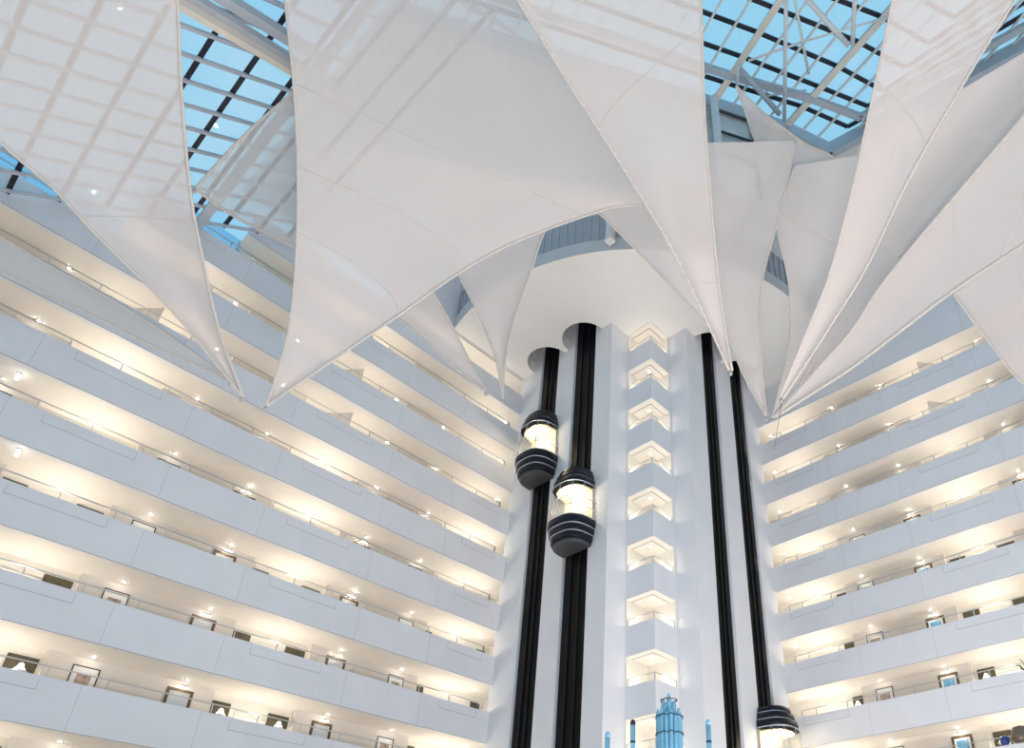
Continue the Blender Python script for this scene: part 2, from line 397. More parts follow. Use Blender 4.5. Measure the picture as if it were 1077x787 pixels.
o = m.build('wall_tower', M['tower']); tag(o, 'white lift tower wall with a corner pier on each side of the stacked corner balconies', 'wall', None, 'structure')
for n in range(0, 11):
    zt = zs(n)
    # V-shaped balcony parapet with its soffit
    m = MB(); zp, zb = zt - PH, zt - 3.0
    xe = CHX + 1.75
    m.prism([(CHX, 21.2), (CHX, CHY), (xe, CHY), (xe, CHY + .2), (CHX + .2, CHY + .2), (CHX + .2, 21.2)], zb, zp)
    m.prism([(CHX + .2, 21.2), (CHX + .2, CHY + .2), (xe, CHY + .2), (xe, 21.2)], zb, zb + .25)
    o = m.build('balcony_parapet', M['parapet']); tag(o, f'white pointed corner balcony under the {LVL(n+1)} lit chevron opening of the lift tower', 'parapet', 'corner balconies of the lift tower', 'structure')
    m = MB()
    m.prism([(CHX + .35, 21.2), (CHX + .35, CHY + .35), (xe, CHY + .35), (xe, CHY + .4), (CHX + .4, CHY + .4), (CHX + .4, 21.2)], zt - .015, zt, 1)
    m.box((CHX + .01, CHY + .01, zt - .01), (xe, 21.2, zt), 0)
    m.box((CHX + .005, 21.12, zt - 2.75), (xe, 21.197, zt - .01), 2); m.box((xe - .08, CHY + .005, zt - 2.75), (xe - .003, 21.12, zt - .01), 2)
    o = m.build('ceiling', [M['soffit'], M['lip'], M['alcove']]); tag(o, f'cream ceiling and lining inside the {LVL(n+1)} lit chevron opening of the lift tower', 'ceiling', 'balcony ceilings of the lift tower', 'structure')
    t = thing('handrail', (CHX, CHY, zp), f'slim pointed handrail in the {LVL(n+1)} lit chevron opening of the lift tower', 'handrail', 'handrails of the lift tower')
    MB().bar((CHX + .1, 21.1, zp + .37), (CHX + .1, CHY + .1, zp + .37), .045, .035).bar((CHX + .1, CHY + .1, zp + .37), (xe - .1, CHY + .1, zp + .37), .045, .035).build('rail', M['metal'], t)
    for q in ((CHX + .1, 21.08), (CHX + .1, CHY + .1), (xe - .1, CHY + .1)): MB().bar((q[0], q[1], zp), (q[0], q[1], zp + .36), .04, .04).build('post', M['metal'], t)
    if 1 <= n <= 9:
        d = thing('downlight', (CHX + .8, CHY + .8, zt), f'small round downlight in the {LVL(n+1)} lit chevron opening of the lift tower', 'downlight', 'downlights of the lift tower')
        MB().lathe((CHX + .8, CHY + .8, zt - .01), [(.09, 0), (.10, -.02), (.065, -.025), (.06, 0)], 14).build('trim_ring', M['steel'], d)
        MB().lathe((CHX + .8, CHY + .8, zt - .02), [(.001, -.01), (.062, -.01), (.062, 0), (.001, 0)], 14).build('lens', M['lamp'], d)
    LIGHTS.append(((CHX + .55, 20.85, zt - 1.3), 14, .08)); LIGHTS.append(((xe - .4, CHY + .5, zt - 1.3), 14, .08))
# black guide tracks
TRK = ['outer left', 'inner left', 'inner right', 'outer right']
for i, (y0, y1) in enumerate([SLOTL[0], SLOTL[1]]):
    t = thing('lift_track', (TXL + .25, (y0 + y1)/2, 0), f'{TRK[i]} glossy black lift track running up the white tower', 'lift track', 'black lift tracks')
    MB().box((TXL + .02, y0 + .003, 0), (TXL + .298, y1 - .2, ZTOP - .1)).build('track_panel', M['black'], t)
    MB().box((TXL + .12, y1 - .198, 0), (TXL + .298, y1 - .003, ZTOP - .1)).build('side_trim', M['greysteel'], t)
    for q in (y0 + .5, y1 - .7): MB().box((TXL - .06, q - .04, 0), (TXL + .018, q + .04, ZTOP - .1)).build('guide_rail', M['rib'], t)
for i, (x0, x1) in enumerate(SLOTR):
    t = thing('lift_track', ((x0 + x1)/2, TYR + .25, 0), f'{TRK[2 + i]} glossy black lift track running up the white tower', 'lift track', 'black lift tracks')
    MB().box((x0 + .003, TYR + .02, 0), (x1 - .25, TYR + .298, ZTOP - .1)).build('track_panel', M['black'], t)
    MB().box((x1 - .248, TYR + .12, 0), (x1 - .003, TYR + .298, ZTOP - .1)).build('side_trim', M['greysteel'], t)
    for q in (x0 + .45, x1 - .7): MB().box((q - .04, TYR - .06, 0), (q + .04, TYR + .018, ZTOP - .1)).build('guide_rail', M['rib'], t)

# ------------------------------------------------------------------ glass lifts
def lift(label, origin, yaw, z_bottom, H=5.3):
    """Half-round cab; local x points out of the tower face, local y along it."""
    ca, sa = math.cos(yaw), math.sin(yaw)
    def w(x, y, z): return (origin[0] + ca*x - sa*y, origin[1] + sa*x + ca*y, z_bottom + z)
    def dee(ry, rx, z, n=22, x0=.06):
        pts = []
        for k in range(n + 1):
            a = -math.pi/2 + math.pi*k/n
            c, s_ = math.cos(a), math.sin(a)
            e = .72
            pts.append(w(x0 + (rx - x0)*(abs(c)**e), ry*math.copysign(abs(s_)**e, s_), z))
        return pts
    t = thing('glass_lift', w(0, 0, 0), label, 'lift', 'glass lifts on the tower')
    k = H / 5.3
    # stepped foot and skirts
    MB().loft([dee(.90, 1.18, 0), dee(1.0, 1.30, .04), dee(1.03, 1.34, .22)]).build('foot', M['cabfoot'], t)
    for nm, z0_, z1_, ry, rx in (('lower_skirt', .22, .60, 1.10, 1.42), ('middle_skirt', .60, .98, 1.19, 1.53), ('upper_skirt', .98, 1.45, 1.26, 1.62)):
        MB().loft([dee(ry - .03, rx - .03, z0_), dee(ry, rx, z0_ + .05), dee(ry + .02, rx + .02, z1_)]).build(nm, M['cabdark'], t)
        MB().loft([dee(ry + .02, rx + .02, z1_ - .05), dee(ry + .035, rx + .035, z1_ - .045), dee(ry + .035, rx + .035, z1_ - .005), dee(ry + .02, rx + .02, z1_)]).build('chrome_band', M['chrome'], t)
    # cabin
    zg0, zg1 = 1.45, 3.55
    MB().loft([dee(1.24, 1.58, zg0), dee(1.25, 1.60, (zg0+zg1)/2), dee(1.15, 1.46, zg1)], caps=False, closed=False).build('glass', M['cabglass'], t)
    m = MB()
    m.loft([dee(1.10, 1.40, zg0 - .02), dee(1.10, 1.40, zg0 + .02)]); m.build('cabin_floor', M['cabwall'], t)
    m = MB()
    b = [w(.07, -1.1, zg0), w(.07, 1.1, zg0), w(.07, 1.02, zg1), w(.07, -1.02, zg1)]; b2 = [w(.12, -1.1, zg0), w(.12, 1.1, zg0), w(.12, 1.02, zg1), w(.12, -1.02, zg1)]
    m.loft([b, b2], smooth=False); m.build('back_wall', M['cabwall'], t)
    m = MB()
    for q, z in ((.0, (zg0+zg1)/2), (.0, zg0 + .55)):
        pts = dee(1.265, 1.615, z); m.tube(pts, .022, 6)
    for a_ in (3, 7, 11, 15, 19):
        m.tube([dee(1.255, 1.60, zg0)[a_], dee(1.265, 1.615, (zg0+zg1)/2)[a_], dee(1.165, 1.475, zg1)[a_]], .02, 6)
    m.build('glazing_bar', M['chrome'], t)
    MB().loft([dee(1.0, 1.25, zg1 - .12), dee(1.0, 1.25, zg1 - .08)]).build('cabin_ceiling', M['cabwall'], t)
    for (x, y) in ((.95, -.55), (1.1, 0), (.95, .55), (.45, -.7), (.45, .7)):
        c = w(x, y, zg1 - .13); MB().lathe(c, [(.01, -.03), (.10, -.02), (.11, 0), (.01, 0)], 12).build('ceiling_lamp', M['cablamp'], t)
    # a handrail in the cabin
    MB().tube([dee(1.12, 1.42, zg0 + .95)[j] for j in range(2, 21)], .025, 6).build('cabin_handrail', M['chrome'], t)
    # stepped crown
    for nm, z0_, z1_, ry, rx in (('lower_crown', 0, .40, 1.16, 1.48), ('middle_crown', .40, .77, 1.07, 1.36), ('top_crown', .77, 1.08, .97, 1.22)):
        MB().loft([dee(ry, rx, zg1 + z0_), dee(ry - .04, rx - .05, zg1 + z1_)]).build(nm, M['cabdark'], t)
        MB().loft([dee(ry + .015, rx + .015, zg1 + z0_), dee(ry + .013, rx + .013, zg1 + z0_ + .05)]).build('chrome_band', M['chrome'], t)
    p = w(.75, 0, zg1 - .5); LIGHTS.append((p, 95, .2, (1, .88, .66)))
    return t
lift('left glass lift glowing warm, higher up, on the outermost left black track', (TXL, 26.4), math.pi, 23.85 + EYE)
lift('glass lift glowing warm, lower than its neighbour, on the inner left black track', (TXL, 23.22), math.pi, 18.2 + EYE)
lift('glass lift cut by the bottom edge, on the outer right black track', (31.65, TYR), -math.pi/2, 6.3 + EYE)

# ------------------------------------------------------------------ round ceiling disc with lift notches
DC, DR = Vector((30.4, 25.5)), 13.65
def disc_poly():
    pts = []
    a0 = math.atan2(29.0 - DC.y, -math.sqrt(DR**2 - (29.0 - DC.y)**2)); a1 = math.atan2(-math.sqrt(DR**2 - (XR - DC.x)**2), XR - DC.x)
    if a1 < a0: a1 += 2*math.pi
    for k in range(61):
        a = a0 + (a1 - a0)*k/60; pts.append((DC.x + DR*math.cos(a), DC.y + DR*math.sin(a)))
    # back along the tower faces, with half-round notches
    def arc(cx, cy, r, s, e, n=18): return [(cx + r*math.cos(s + (e - s)*k/n), cy + r*math.sin(s + (e - s)*k/n)) for k in range(n + 1)]
    xr = TXL + .02; yr = TYR + .02
    pts += [(XR, yr)]
    for cx in (31.65, 28.5): pts += arc(cx, yr, 1.4, 0, -math.pi)
    pts += [(26.2, yr), (26.2, CHY + .0), (CHX, CHY), (CHX, 21.22), (xr, 21.22)]
    for cy in (23.45, 26.6): pts += arc(xr, cy, 1.42, -math.pi/2, -math.pi*1.5)
    pts += [(xr, 29.0)]
    return pts
m = MB(); m.prism(disc_poly(), Z0 + .0, Z0 + .9)
ob = m.build('ceiling', M['disc']); tag(ob, 'broad round white ceiling disc around the lift tower, notched above each lift', 'ceiling', None, 'structure')
bm = bmesh.new(); bm.from_mesh(ob.data); bmesh.ops.triangulate(bm, faces=[f for f in bm.faces if len(f.verts) > 4]); bm.to_mesh(ob.data); bm.free()
# liner walls of the notches, going up
m = MB()
for (cx, cy, s) in ((TXL, 23.45, math.pi/2), (TXL, 26.6, math.pi/2), (28.5, TYR, math.pi), (31.65, TYR, math.pi)):
    R_ = [[(cx + 1.43*math.cos(s + math.pi*k/20), cy + 1.43*math.sin(s + math.pi*k/20), z) for k in range(21)] for z in (Z0 + .3, Z0 + 4)]
    m.loft(R_, closed=False, caps=False)
o = m.build('wall_shaft', M['fascia']); tag(o, 'grey rounded shaft liners above the notches in the white ceiling disc', 'wall', None, 'structure')
# rim: fascia strip and curved glazing above it
def arc_pts(r, f0, f1, n=40):
    a0 = math.pi - math.asin((29.0 - DC.y)/DR); a1 = math.atan2(-math.sqrt(DR**2 - (XR - DC.x)**2), XR - DC.x) + 2*math.pi
    return [(DC.x + r*math.cos(a0 + (a1-a0)*(f0 + (f1-f0)*k/n)), DC.y + r*math.sin(a0 + (a1-a0)*(f0 + (f1-f0)*k/n))) for k in range(n + 1)]
m = MB(); m.loft([[(x, y, Z0 + .0) for x, y in arc_pts(DR + .02, 0, 1)], [(x, y, Z0 + .95) for x, y in arc_pts(DR + .02, 0, 1)]], closed=False, caps=False)
o = m.build('trim_1', M['fascia']); tag(o, 'grey curved fascia band along the rim of the white ceiling disc', 'fascia', None, 'structure')
wn = thing('window_1', (DC.x, DC.y, Z0 + .95), 'curved band of blue-grey panes above the rim of the ceiling disc', 'window', None, 'structure')
m = MB(); m.loft([[(x, y, Z0 + .95) for x, y in arc_pts(DR - .1, 0, 1)], [(x, y, Z0 + 3.3) for x, y in arc_pts(DR - .1, 0, 1)]], closed=False, caps=False); m.build('pane', M['rimglass'], wn)
m = MB()
for k in range(0, 61):
    (x, y), = arc_pts(DR - .06, k/60, k/60, 1)[:1]
    m.bar((x, y, Z0 + .95), (x, y, Z0 + 3.3), .05, .05)
m.build('frame', M['greysteel'], wn)
pp = at(640, 246, 42)
pd = (Vector((pp.x, pp.y)) - DC).normalized() * (DR + .36) + DC
t = thing('bracket_post', (pd.x, pd.y, Z0 + .6), 'short white post with a cap against the blue-grey band above the disc', 'post')
MB().bar((pd.x, pd.y, Z0 + .45), (pd.x, pd.y, Z0 + 3.6), .36, .36).build('shaft', M['steel'], t)
MB().bar((pd.x, pd.y, Z0 + .25), (pd.x, pd.y, Z0 + .45), .44, .44).build('foot', M['steel'], t)
# upper walls over the wings and roof strips
m = MB(); m.box((5.6, YL + .1, Z0 + .1), (34, YL + .4, Z0 + 6.5)); m.box((XR + .1, -9, Z0 + .1), (XR + .4, YL, Z0 + 6.0))
o = m.build('wall_upper', M['parapet']); tag(o, 'white upper wall between the galleries and the roof', 'wall', None, 'structure')

# ------------------------------------------------------------------ sloping roof glazing on the left
NA = Vector((-.592, 0, .805)); PA = Vector((2.47, 29, 28.4 + EYE))
def A(x, y, lift_=0.0): return Vector((x, y, PA.z + .735*(x - PA.x))) + NA*lift_
wn = thing('window_2', A(0, 22), 'sloping blue roof glazing with dark mullions over the left wing', 'window', None, 'structure')
YA0, YA1, XA0, XA1 = 13.0, 28.9, -8.0, 8.2
m = MB(); m.face([A(XA0, YA0), A(XA1, YA0), A(XA1, YA1), A(XA0, YA1)]); m.build('pane', M['skyglass'], wn)
m = MB()
x = .44 - 1.31*7
while x < XA1:
    if x > XA0: m.bar(A(x, YA0, -.05), A(x, YA1, -.05), .17, .10)
    x += 1.31
m.build('purlin', M['purlin'], wn)
m = MB(); m2 = MB(); y = 13.4
while y < YA1:
    m.bar(A(XA0, y, -.14), A(XA1, y, -.14), .13, .10); m2.bar(A(XA0, y + .10, -.10), A(XA1, y + .10, -.10), .05, .06); y += 1.09
m.build('rafter', M['greysteel'], wn); m2.build('rafter_gasket', M['purlin'], wn)
m = MB(); m.bar(A(3.35, YA0, -.25), A(3.35, YA1, -.25), .38, .30); o = m.build('roof_beam', M['greysteel']); tag(o, 'grey edge beam beside the sloping roof glazing at upper left', 'beam')
def roof_beam(p, q, off, w, h, mt, label):
    a = at_plane(p[0], p[1], PA + NA*off, NA); b = at_plane(q[0], q[1], PA + NA*off, NA); d = (b - a)
    o = MB().bar(a - d*.8, b + d*.8, w, h).build('roof_beam', M[mt]); tag(o, label, 'beam', 'roof beams at upper left')
roof_beam((190, 4), (303, 71.5), -1.1, .24, .3, 'cream', 'cream roof beam, lowest of the three crossing the glazing at upper left')
roof_beam((208, 0), (303, 60), -.9, .22, .25, 'greysteel', 'pale grey roof beam, middle of the three crossing the glazing at upper left')
roof_beam((239, 0), (300, 38), -.7, .36, .3, 'greysteel', 'wide grey roof beam, uppermost of the three crossing the glazing at upper left')
# glazed ends where the galleries step up to the roof
wn = thing('window_3', (3.4, YL + .12, 29.1 + EYE), 'blue glazed end where the gallery steps up to the roof at left', 'window', None, 'structure')
m = MB(); m.box((1.4, YL + .9, zs(1) - PH), (5.43, YL + .92, zs(1) + .2)); m.build('pane', M['railglass'], wn)
m = MB(); m.bar((1.4, YL + .12, zs(1) - PH + .4), (5.43, YL + .12, zs(1) - PH + .4), .05, .05)
for q in (1.6, 3.3, 5.0): m.bar((q, YL + .12, zs(1) - PH), (q, YL + .12, zs(1) - PH + .4), .05, .05)
m.bar((5.4, YL + .12, zs(1) - PH), (5.4, YL + .92, zs(1) + .1), .08, .1); m.build('frame', M['greysteel'], wn)
wn = thing('window_4', (-3, YL + .12, zs(2) - PH), 'blue glass balustrade at the far left edge under the roof', 'window', None, 'structure')
m = MB(); m.box((-9, YL + .1, zs(2) - PH), (1.3, YL + .12, zs(2) - PH + .75)); m.build('pane', M['railglass'], wn)
m = MB(); m.bar((-9, YL + .11, zs(2) - PH + .8), (1.3, YL + .11, zs(2) - PH + .8), .06, .06); m.bar((-9, YL + .11, zs(2) - PH + .42), (1.3, YL + .11, zs(2) - PH + .42), .04, .04)
for q in range(-8, 2, 2): m.bar((q, YL + .11, zs(2) - PH), (q, YL + .11, zs(2) - PH + .8), .05, .05)
m.build('frame', M['greysteel'], wn)

# ------------------------------------------------------------------ faceted roof glazing over the middle and right
ZG = 41 + EYE
RIB = {0: [(3.0, 15.0), (5.6, 20.6)], 1: [(17.81, 5.9), (19.7, 11.1)], 2: [(21.51, 1.48), (23.40, 8.75)], 3: [(24.4, .6), (26.15, 7.41)], 4: [(25.2, -8.0), (27.6, -3.5)]}
def rib_pt(i, u): (a, b), (c, d) = RIB[i]; return Vector((a + (c-a)*u, b + (d-b)*u, ZG))
# u of each ring on each rib (1 = eave)
RING = {0: [.06, .29, .53, .70, .80, 1.0], 1: [.06, .29, .53, .70, .80, 1.0], 2: [.30, .49, .66, .74, .83, 1.0], 3: [.25, .455, .60, .68, .80, 1.0], 4: [.06, .29, .53, .70, .80, 1.0]}
EXTRA = [-.19, -.44, -.69, -.94, -1.19, -1.44]
for i in RING:
    st = RING[i][1] - RING[i][0]; RING[i] = [RING[i][0] - st*k for k in range(6, 0, -1)] + RING[i]
def ring_pt(i, j): return rib_pt(i, RING[i][j])
NR = len(RING[1])
FACET = ['over the large central sails', 'left of the tall white rod at top right', 'at the top right corner']
for f in range(4):
    wn = thing('window_%d' % (5 + f), ring_pt(f, 6), f'facet of blue roof glazing with navy mullions {["over the large central sails", "between the two cream ribs at upper right", "right of the second cream rib at upper right", "in the top right corner of the picture"][f]}', 'window', None, 'structure')
    m = MB()
    m.face([ring_pt(f, 0), ring_pt(f+1, 0), ring_pt(f+1, NR-1), ring_pt(f, NR-1)]); m.build('pane', M['skyglass'], wn)
    m = MB()
    for j in range(NR):
        if j in (NR - 3, NR - 1): continue
        m.bar(ring_pt(f, j) - Vector((0,0,.08)), ring_pt(f+1, j) - Vector((0,0,.08)), .20, .12)
    m.build('purlin', M['purlin'], wn)
    m = MB(); m2 = MB(); nc = [14, 4, 3, 8][f]
    for k in range(1, nc):
        a = ring_pt(f, 0).lerp(ring_pt(f+1, 0), k/nc); b = ring_pt(f, NR-1).lerp(ring_pt(f+1, NR-1), k/nc)
        m.bar(a - Vector((0,0,.2)), b - Vector((0,0,.2)), .10, .14); m2.bar(a + Vector((.07,.03,-.12)), b + Vector((.07,.03,-.12)), .05, .06)
    m.build('rafter', M['steel'], wn); m2.build('rafter_gasket', M['purlin'], wn)
    o = MB().bar(ring_pt(f, NR-3) - Vector((0,0,.35)), ring_pt(f+1, NR-3) - Vector((0,0,.35)), .34, .3).build('ring_beam', M['greysteel']); tag(o, f'pale grey ring beam under the roof glazing {["over the large central sails", "between the cream ribs", "right of the second cream rib", "in the top right corner"][f]}', 'beam', 'ring beams of the roof')
    o = MB().bar(ring_pt(f, NR-1) - Vector((0,0,.5)), ring_pt(f+1, NR-1) - Vector((0,0,.5)), .4, 1.0).build('eave_beam', M['greysteel']); tag(o, f'grey eave beam at the lower edge of the roof glazing {["over the large central sails", "between the cream ribs", "right of the second cream rib", "in the top right corner"][f]}', 'beam', 'eave beams of the roof')
for i in (1, 2):
    a, b = ring_pt(i, 0), ring_pt(i, NR-1)
    t = thing('roof_rib', b - Vector((0,0,.4)), ['', 'first cream roof rib, left of the tall white rod', 'second and broader cream roof rib running to the top right'][i], 'roof rib', 'cream roof ribs')
    MB().bar(a - Vector((0,0,.42)), b - Vector((0,0,.42)), .34, .10).build('bottom_flange', M['cream'], t)
    MB().bar(a - Vector((0,0,.2)), b - Vector((0,0,.2)), .12, .34).build('web', M['greysteel'], t)
# truss bars
BARS = [((827, -20), (825, 127), .10, 'tall white upright rod at upper right'), ((846, -4), (892, 47.5), .13, 'sloping white truss bar meeting the second rib from the left'), ((900, -20), (896.5, 47.5), .11, 'upright white truss bar meeting the second rib from above'),
        ((834, -10), (850.6, 78), .07, 'thin slanting white rod beside the tall upright rod'), ((787, 64), (843, 44.5), .06, 'thin white brace from the first rib to the upright rod'), ((843, 44.5), (937, 17), .05, 'thin white brace from the upright rod to the second rib'),
        ((779, 73), (820, 120), .14, 'grey diagonal strut below the ring beam'), ((806, 101), (848, 95), .05, 'thin grey tie below the ring beam'), ((776, 70), (775.5, 92), .07, 'short white hanger over the small pointed sail')]
tr = thing('roof_truss', at_z(826, 127, ZG - .9), 'white and grey bracing bars and tall rod of the roof truss at upper right', 'truss')
for (a, b, r, lab) in BARS:
    MB().tube([at_z(*a, ZG - 1.0), at_z(*b, ZG - .9)], r, 10).build('bar', M['greysteel' if 'grey' in lab else 'steel'], tr)
# cladding under the eave
def wallstrip(p, q, z0, z1, mi, nm, mt, lab, cat):
    m = MB(); d = (Vector(q) - Vector(p)).to_2d() if False else None
    a, b = Vector((p[0], p[1], 0)), Vector((q[0], q[1], 0)); nrm = Vector((0,0,1)).cross(b - a).normalized()*.06
    m.prism([(a.x, a.y), (b.x, b.y), ((b+nrm).x, (b+nrm).y), ((a+nrm).x, (a+nrm).y)], z0, z1)
    o = m.build(nm, M[mt]); return o
wn = thing('window_8', (21, 10, ZG - 5), 'grey reflective glazing with dark transoms below the roof eave, right of the long central sail', 'window', None, 'structure')
e0, e1, e2, e3 = ring_pt(0, NR-1).lerp(ring_pt(1, NR-1), .7), ring_pt(1, NR-1), ring_pt(2, NR-1), ring_pt(3, NR-1)
m = MB(); m.box((0,0,0),(0,0,0)) if False else None
for a, b in ((e0, e1), (e1, e2), (e2, e3)): m.face([(a.x, a.y, ZG - 8), (b.x, b.y, ZG - 8), (b.x, b.y, ZG - .9), (a.x, a.y, ZG - .9)])
m.build('pane', M['clad'], wn)
m = MB()
for z in (ZG - 1.15, ZG - 3.1, ZG - 5.0):
    m.bar(Vector((e1.x - .1, e1.y - .1, z)), Vector((e2.x - .1, e2.y - .1, z)), .08, .14)
for a in (e1, e1.lerp(e2, .5), e2): m.bar(Vector((a.x - .12, a.y - .12, ZG - 8)), Vector((a.x - .12, a.y - .12, ZG - .9)), .14, .14)
m.build('transom', M['purlin'], wn)
o = MB().bar(Vector((e1.x - .35, e1.y - .3, ZG - 8)), Vector((e1.x - .35, e1.y - .3, ZG - .6)), .3, .3).build('roof_post', M['steel']); tag(o, 'pale square post at the left of the grey reflective glazing', 'post')

# ------------------------------------------------------------------ sails
def cr(pts, m):                          # resample a polyline smoothly
    P_ = [Vector((p[0], p[1], 0)) for p in pts]; n = len(P_)
    if n == 1: return [P_[0]]*m
    seg = [0]
    for a, b in zip(P_, P_[1:]): seg.append(seg[-1] + (b - a).length)
    out = []
    for k in range(m):
        s = seg[-1]*k/(m-1); i = 0
        while i < n - 2 and seg[i+1] < s: i += 1
        u = (s - seg[i])/max(1e-9, seg[i+1]-seg[i])
        p0, p1, p2, p3 = P_[max(0, i-1)], P_[i], P_[i+1], P_[min(n-1, i+2)]
        out.append(.5*((2*p1) + (p2-p0)*u + (2*p0-5*p1+4*p2-p3)*u*u + (3*p1-p0-3*p2+p3)*u**3))
    return out
def sail(label, L, R, dL, dR, mat_='sail', billow=.4, seams=(), cross=(), cord=None, hemr=.045, ends=True):
    mrows, ncols = 34, 12
    l = cr(L, mrows); r = cr(R, mrows); G = []
    for i in range(mrows):
        v = i/(mrows - 1); row = []
        a = at(l[i].x, l[i].y, dL[0] + (dL[1]-dL[0])*v); b = at(r[i].x, r[i].y, dR[0] + (dR[1]-dR[0])*v)
        for j in range(ncols + 1):
            u = j/ncols; row.append(a.lerp(b, u))
        G.append(row)
    # belly of the cloth, perpendicular to it
    mid = G[mrows//2]; nrm = (mid[-1]-mid[0]).cross(G[-1][ncols//2] - G[0][ncols//2]).normalized()
    for i in range(mrows):
        for j in range(ncols + 1):
            u, v = j/ncols, i/(mrows-1); wdt = (G[i][-1]-G[i][0]).length if j not in (0, ncols) else 0
            G[i][j] = G[i][j] + nrm*(billow*math.sin(math.pi*u)*math.sin(math.pi*min(1, v*.9+.05)))
    bm = bmesh.new(); V = [[bm.verts.new(p) for p in row] for row in G]
    for i in range(mrows-1):
        for j in range(ncols):
            f = bm.faces.new((V[i][j], V[i][j+1], V[i+1][j+1], V[i+1][j])); f.smooth = True
    bmesh.ops.remove_doubles(bm, verts=bm.verts, dist=.0005)
    t = thing('fabric_sail', G[-1][ncols//2], label, 'sail', 'white fabric sails')
    mb = MB(); mb.bm.free(); mb.bm = bm; mb.build('cloth', M[mat_], t)
    MB().tube([row[0] for row in G], hemr, 6).build('hem', M['hem'], t); MB().tube([row[-1] for row in G], hemr, 6).build('hem', M['hem'], t)
    if seams or cross:
        for v in seams:
            i = int(v*(mrows-1)); m = MB(); m.tube([G[i][j] for j in range(ncols + 1)], .012, 5); m.build('seam', M['seam'], t)
        for (a, b) in cross:             # slanting seam from one edge to the other
            pts = []
            for k in range(ncols + 1):
                fi = (a + (b-a)*k/ncols)*(mrows-1); i = min(int(fi), mrows-2); pts.append(G[i][k].lerp(G[i+1][k], fi - i))
            m = MB(); m.tube(pts, .012, 5); m.build('seam', M['seam'], t)
    if cord is not None:
        rows = [row[0 if cord == 'L' else -1] for row in G]; pts = []
        for i in range(mrows-1):
            for k in range(9):
                p = rows[i].lerp(rows[i+1], k/9); a = (i*9 + k)*1.1
                pts.append(p + Vector((math.cos(a)*.03, math.sin(a)*.03, 0)))
        MB().tube(pts, .024, 5).build('lacing_cord', M['cord'], t)
    if ends:
        p = G[-1][ncols//2]; MB().lathe(p - Vector((0,0,.12)), [(.02, -.1), (.07, -.06), (.07, .06), (.02, .12)], 10).build('tip_shackle', M['metal'], t)
    return G
S = {}
S[1] = sail('large sail at the far left whose tip points down over the upper galleries', [(-160, -80), (-60, 80), (0, 149), (58, 200), (100, 246), (158, 303), (195, 343), (220, 374), (256, 418)], [(184, -60), (187, 10), (191, 100), (200, 200), (211, 262), (229, 343), (244, 386), (256, 418)], (26, 27), (26, 27), billow=.6, seams=(.62,))
S[0] = sail('narrow grey see-through sail low at the left edge, before the galleries', [(-60, 212), (0, 249), (58, 283), (100, 305), (165, 345), (215, 380), (243, 402)], [(-60, 262), (0, 285), (60, 314), (100, 333), (165, 366), (215, 388), (243, 402)], (34, 36), (34, 36), mat_='sailthin', billow=.1)
S[2] = sail('biggest central sail, its long lower edge sweeping from the left tip up to the tower', [(296, -60), (300, 0), (309, 90), (313, 170), (312, 260), (303, 350), (280, 427)], [(520, -60), (556, 0), (610, 100), (678, 206), (645, 217), (520, 265), (400, 345), (280, 427)], (29, 27), (33, 27), billow=.5, cross=((.30, .50), (.48, .66), (.62, .78)))
S[12] = sail('small see-through sail with its tip pointing left, between the two large left sails', [(345, 60), (308, 97), (270, 130), (235, 165), (205, 199)], [(345, 290), (313, 263), (275, 243), (240, 224), (205, 199)], (31, 31.5), (33, 31.5), mat_='sailthin', billow=.2)
S[3] = sail('slim sail under the central sail, left of the tower, its tip over the galleries', [(395, 318), (411, 329), (440, 352), (480, 388), (511, 412)], [(440, 285), (455, 306), (475, 342), (492, 376), (511, 412)], (33, 31), (33, 31), billow=.15)
S[4] = sail('curved sail just left of the ceiling disc, tip pointing straight down', [(465, 250), (483, 291), (502, 328), (520, 372), (529, 420)], [(580, 230), (570, 250), (559, 283), (541, 336), (531, 384), (529, 420)], (34, 31), (34, 31), billow=.2, seams=(.45, .65))
S[6] = sail('flat sail tucked behind the laced central sail, over the right of the disc', [(612, 215), (632, 226), (668, 262), (700, 295), (746, 345)], [(700, 180), (705, 215), (715, 250), (730, 300), (746, 345)], (32, 30), (32, 30), billow=.1)
S[5] = sail('long tapering central sail with laced left edge, tip hooked before the right tracks', [(505, -70), (545, 0), (600, 90), (652, 171), (703, 255), (742, 335), (767, 390)], [(733, -70), (737, 0), (741, 120), (746, 190), (756, 300), (770, 390)], (27, 25.5), (28, 25.5), billow=.35, cord='L', cross=((.45, .22), (.80, .80)))
S[7] = sail('broad sail right of the laced central sail, tip pointing straight down past the tracks', [(738, 150), (742, 183), (748, 240), (760, 330), (780, 390), (806, 438)], [(836, 148), (833, 167), (817, 236), (801, 300), (800, 370), (806, 438)], (35, 33), (35, 33), billow=.25, seams=(.72, .83), cross=((.55, .03),))
S[8] = sail('small pointed sail under the roof glazing, its peak hanging from a short rod', [(774, 90), (784, 118), (797, 158), (802, 176), (833, 215)], [(774, 90), (805, 120), (845, 150), (883, 175), (880, 245)], (38, 37.5), (38, 37), billow=.15, ends=False)
S[9] = sail('white sail beside the narrow slot, right of the broad straight sail', [(836, 174), (826, 205), (817, 236), (830, 300), (830, 360), (812, 440)], [(905, 163), (900, 205), (888, 260), (870, 330), (850, 390), (812, 440)], (36, 34), (35.5, 34), billow=.2, cross=((.2, .35),))
S[14] = sail('sail cloth added for the shadow deep between the two long right sails', [(900, 210), (885, 260), (860, 320), (840, 370), (812, 440)], [(965, 230), (955, 275), (925, 310), (885, 365), (812, 440)], (36.5, 34.5), (36, 34.5), billow=.1)  # added cloth standing in for the fabric shadow in this gap
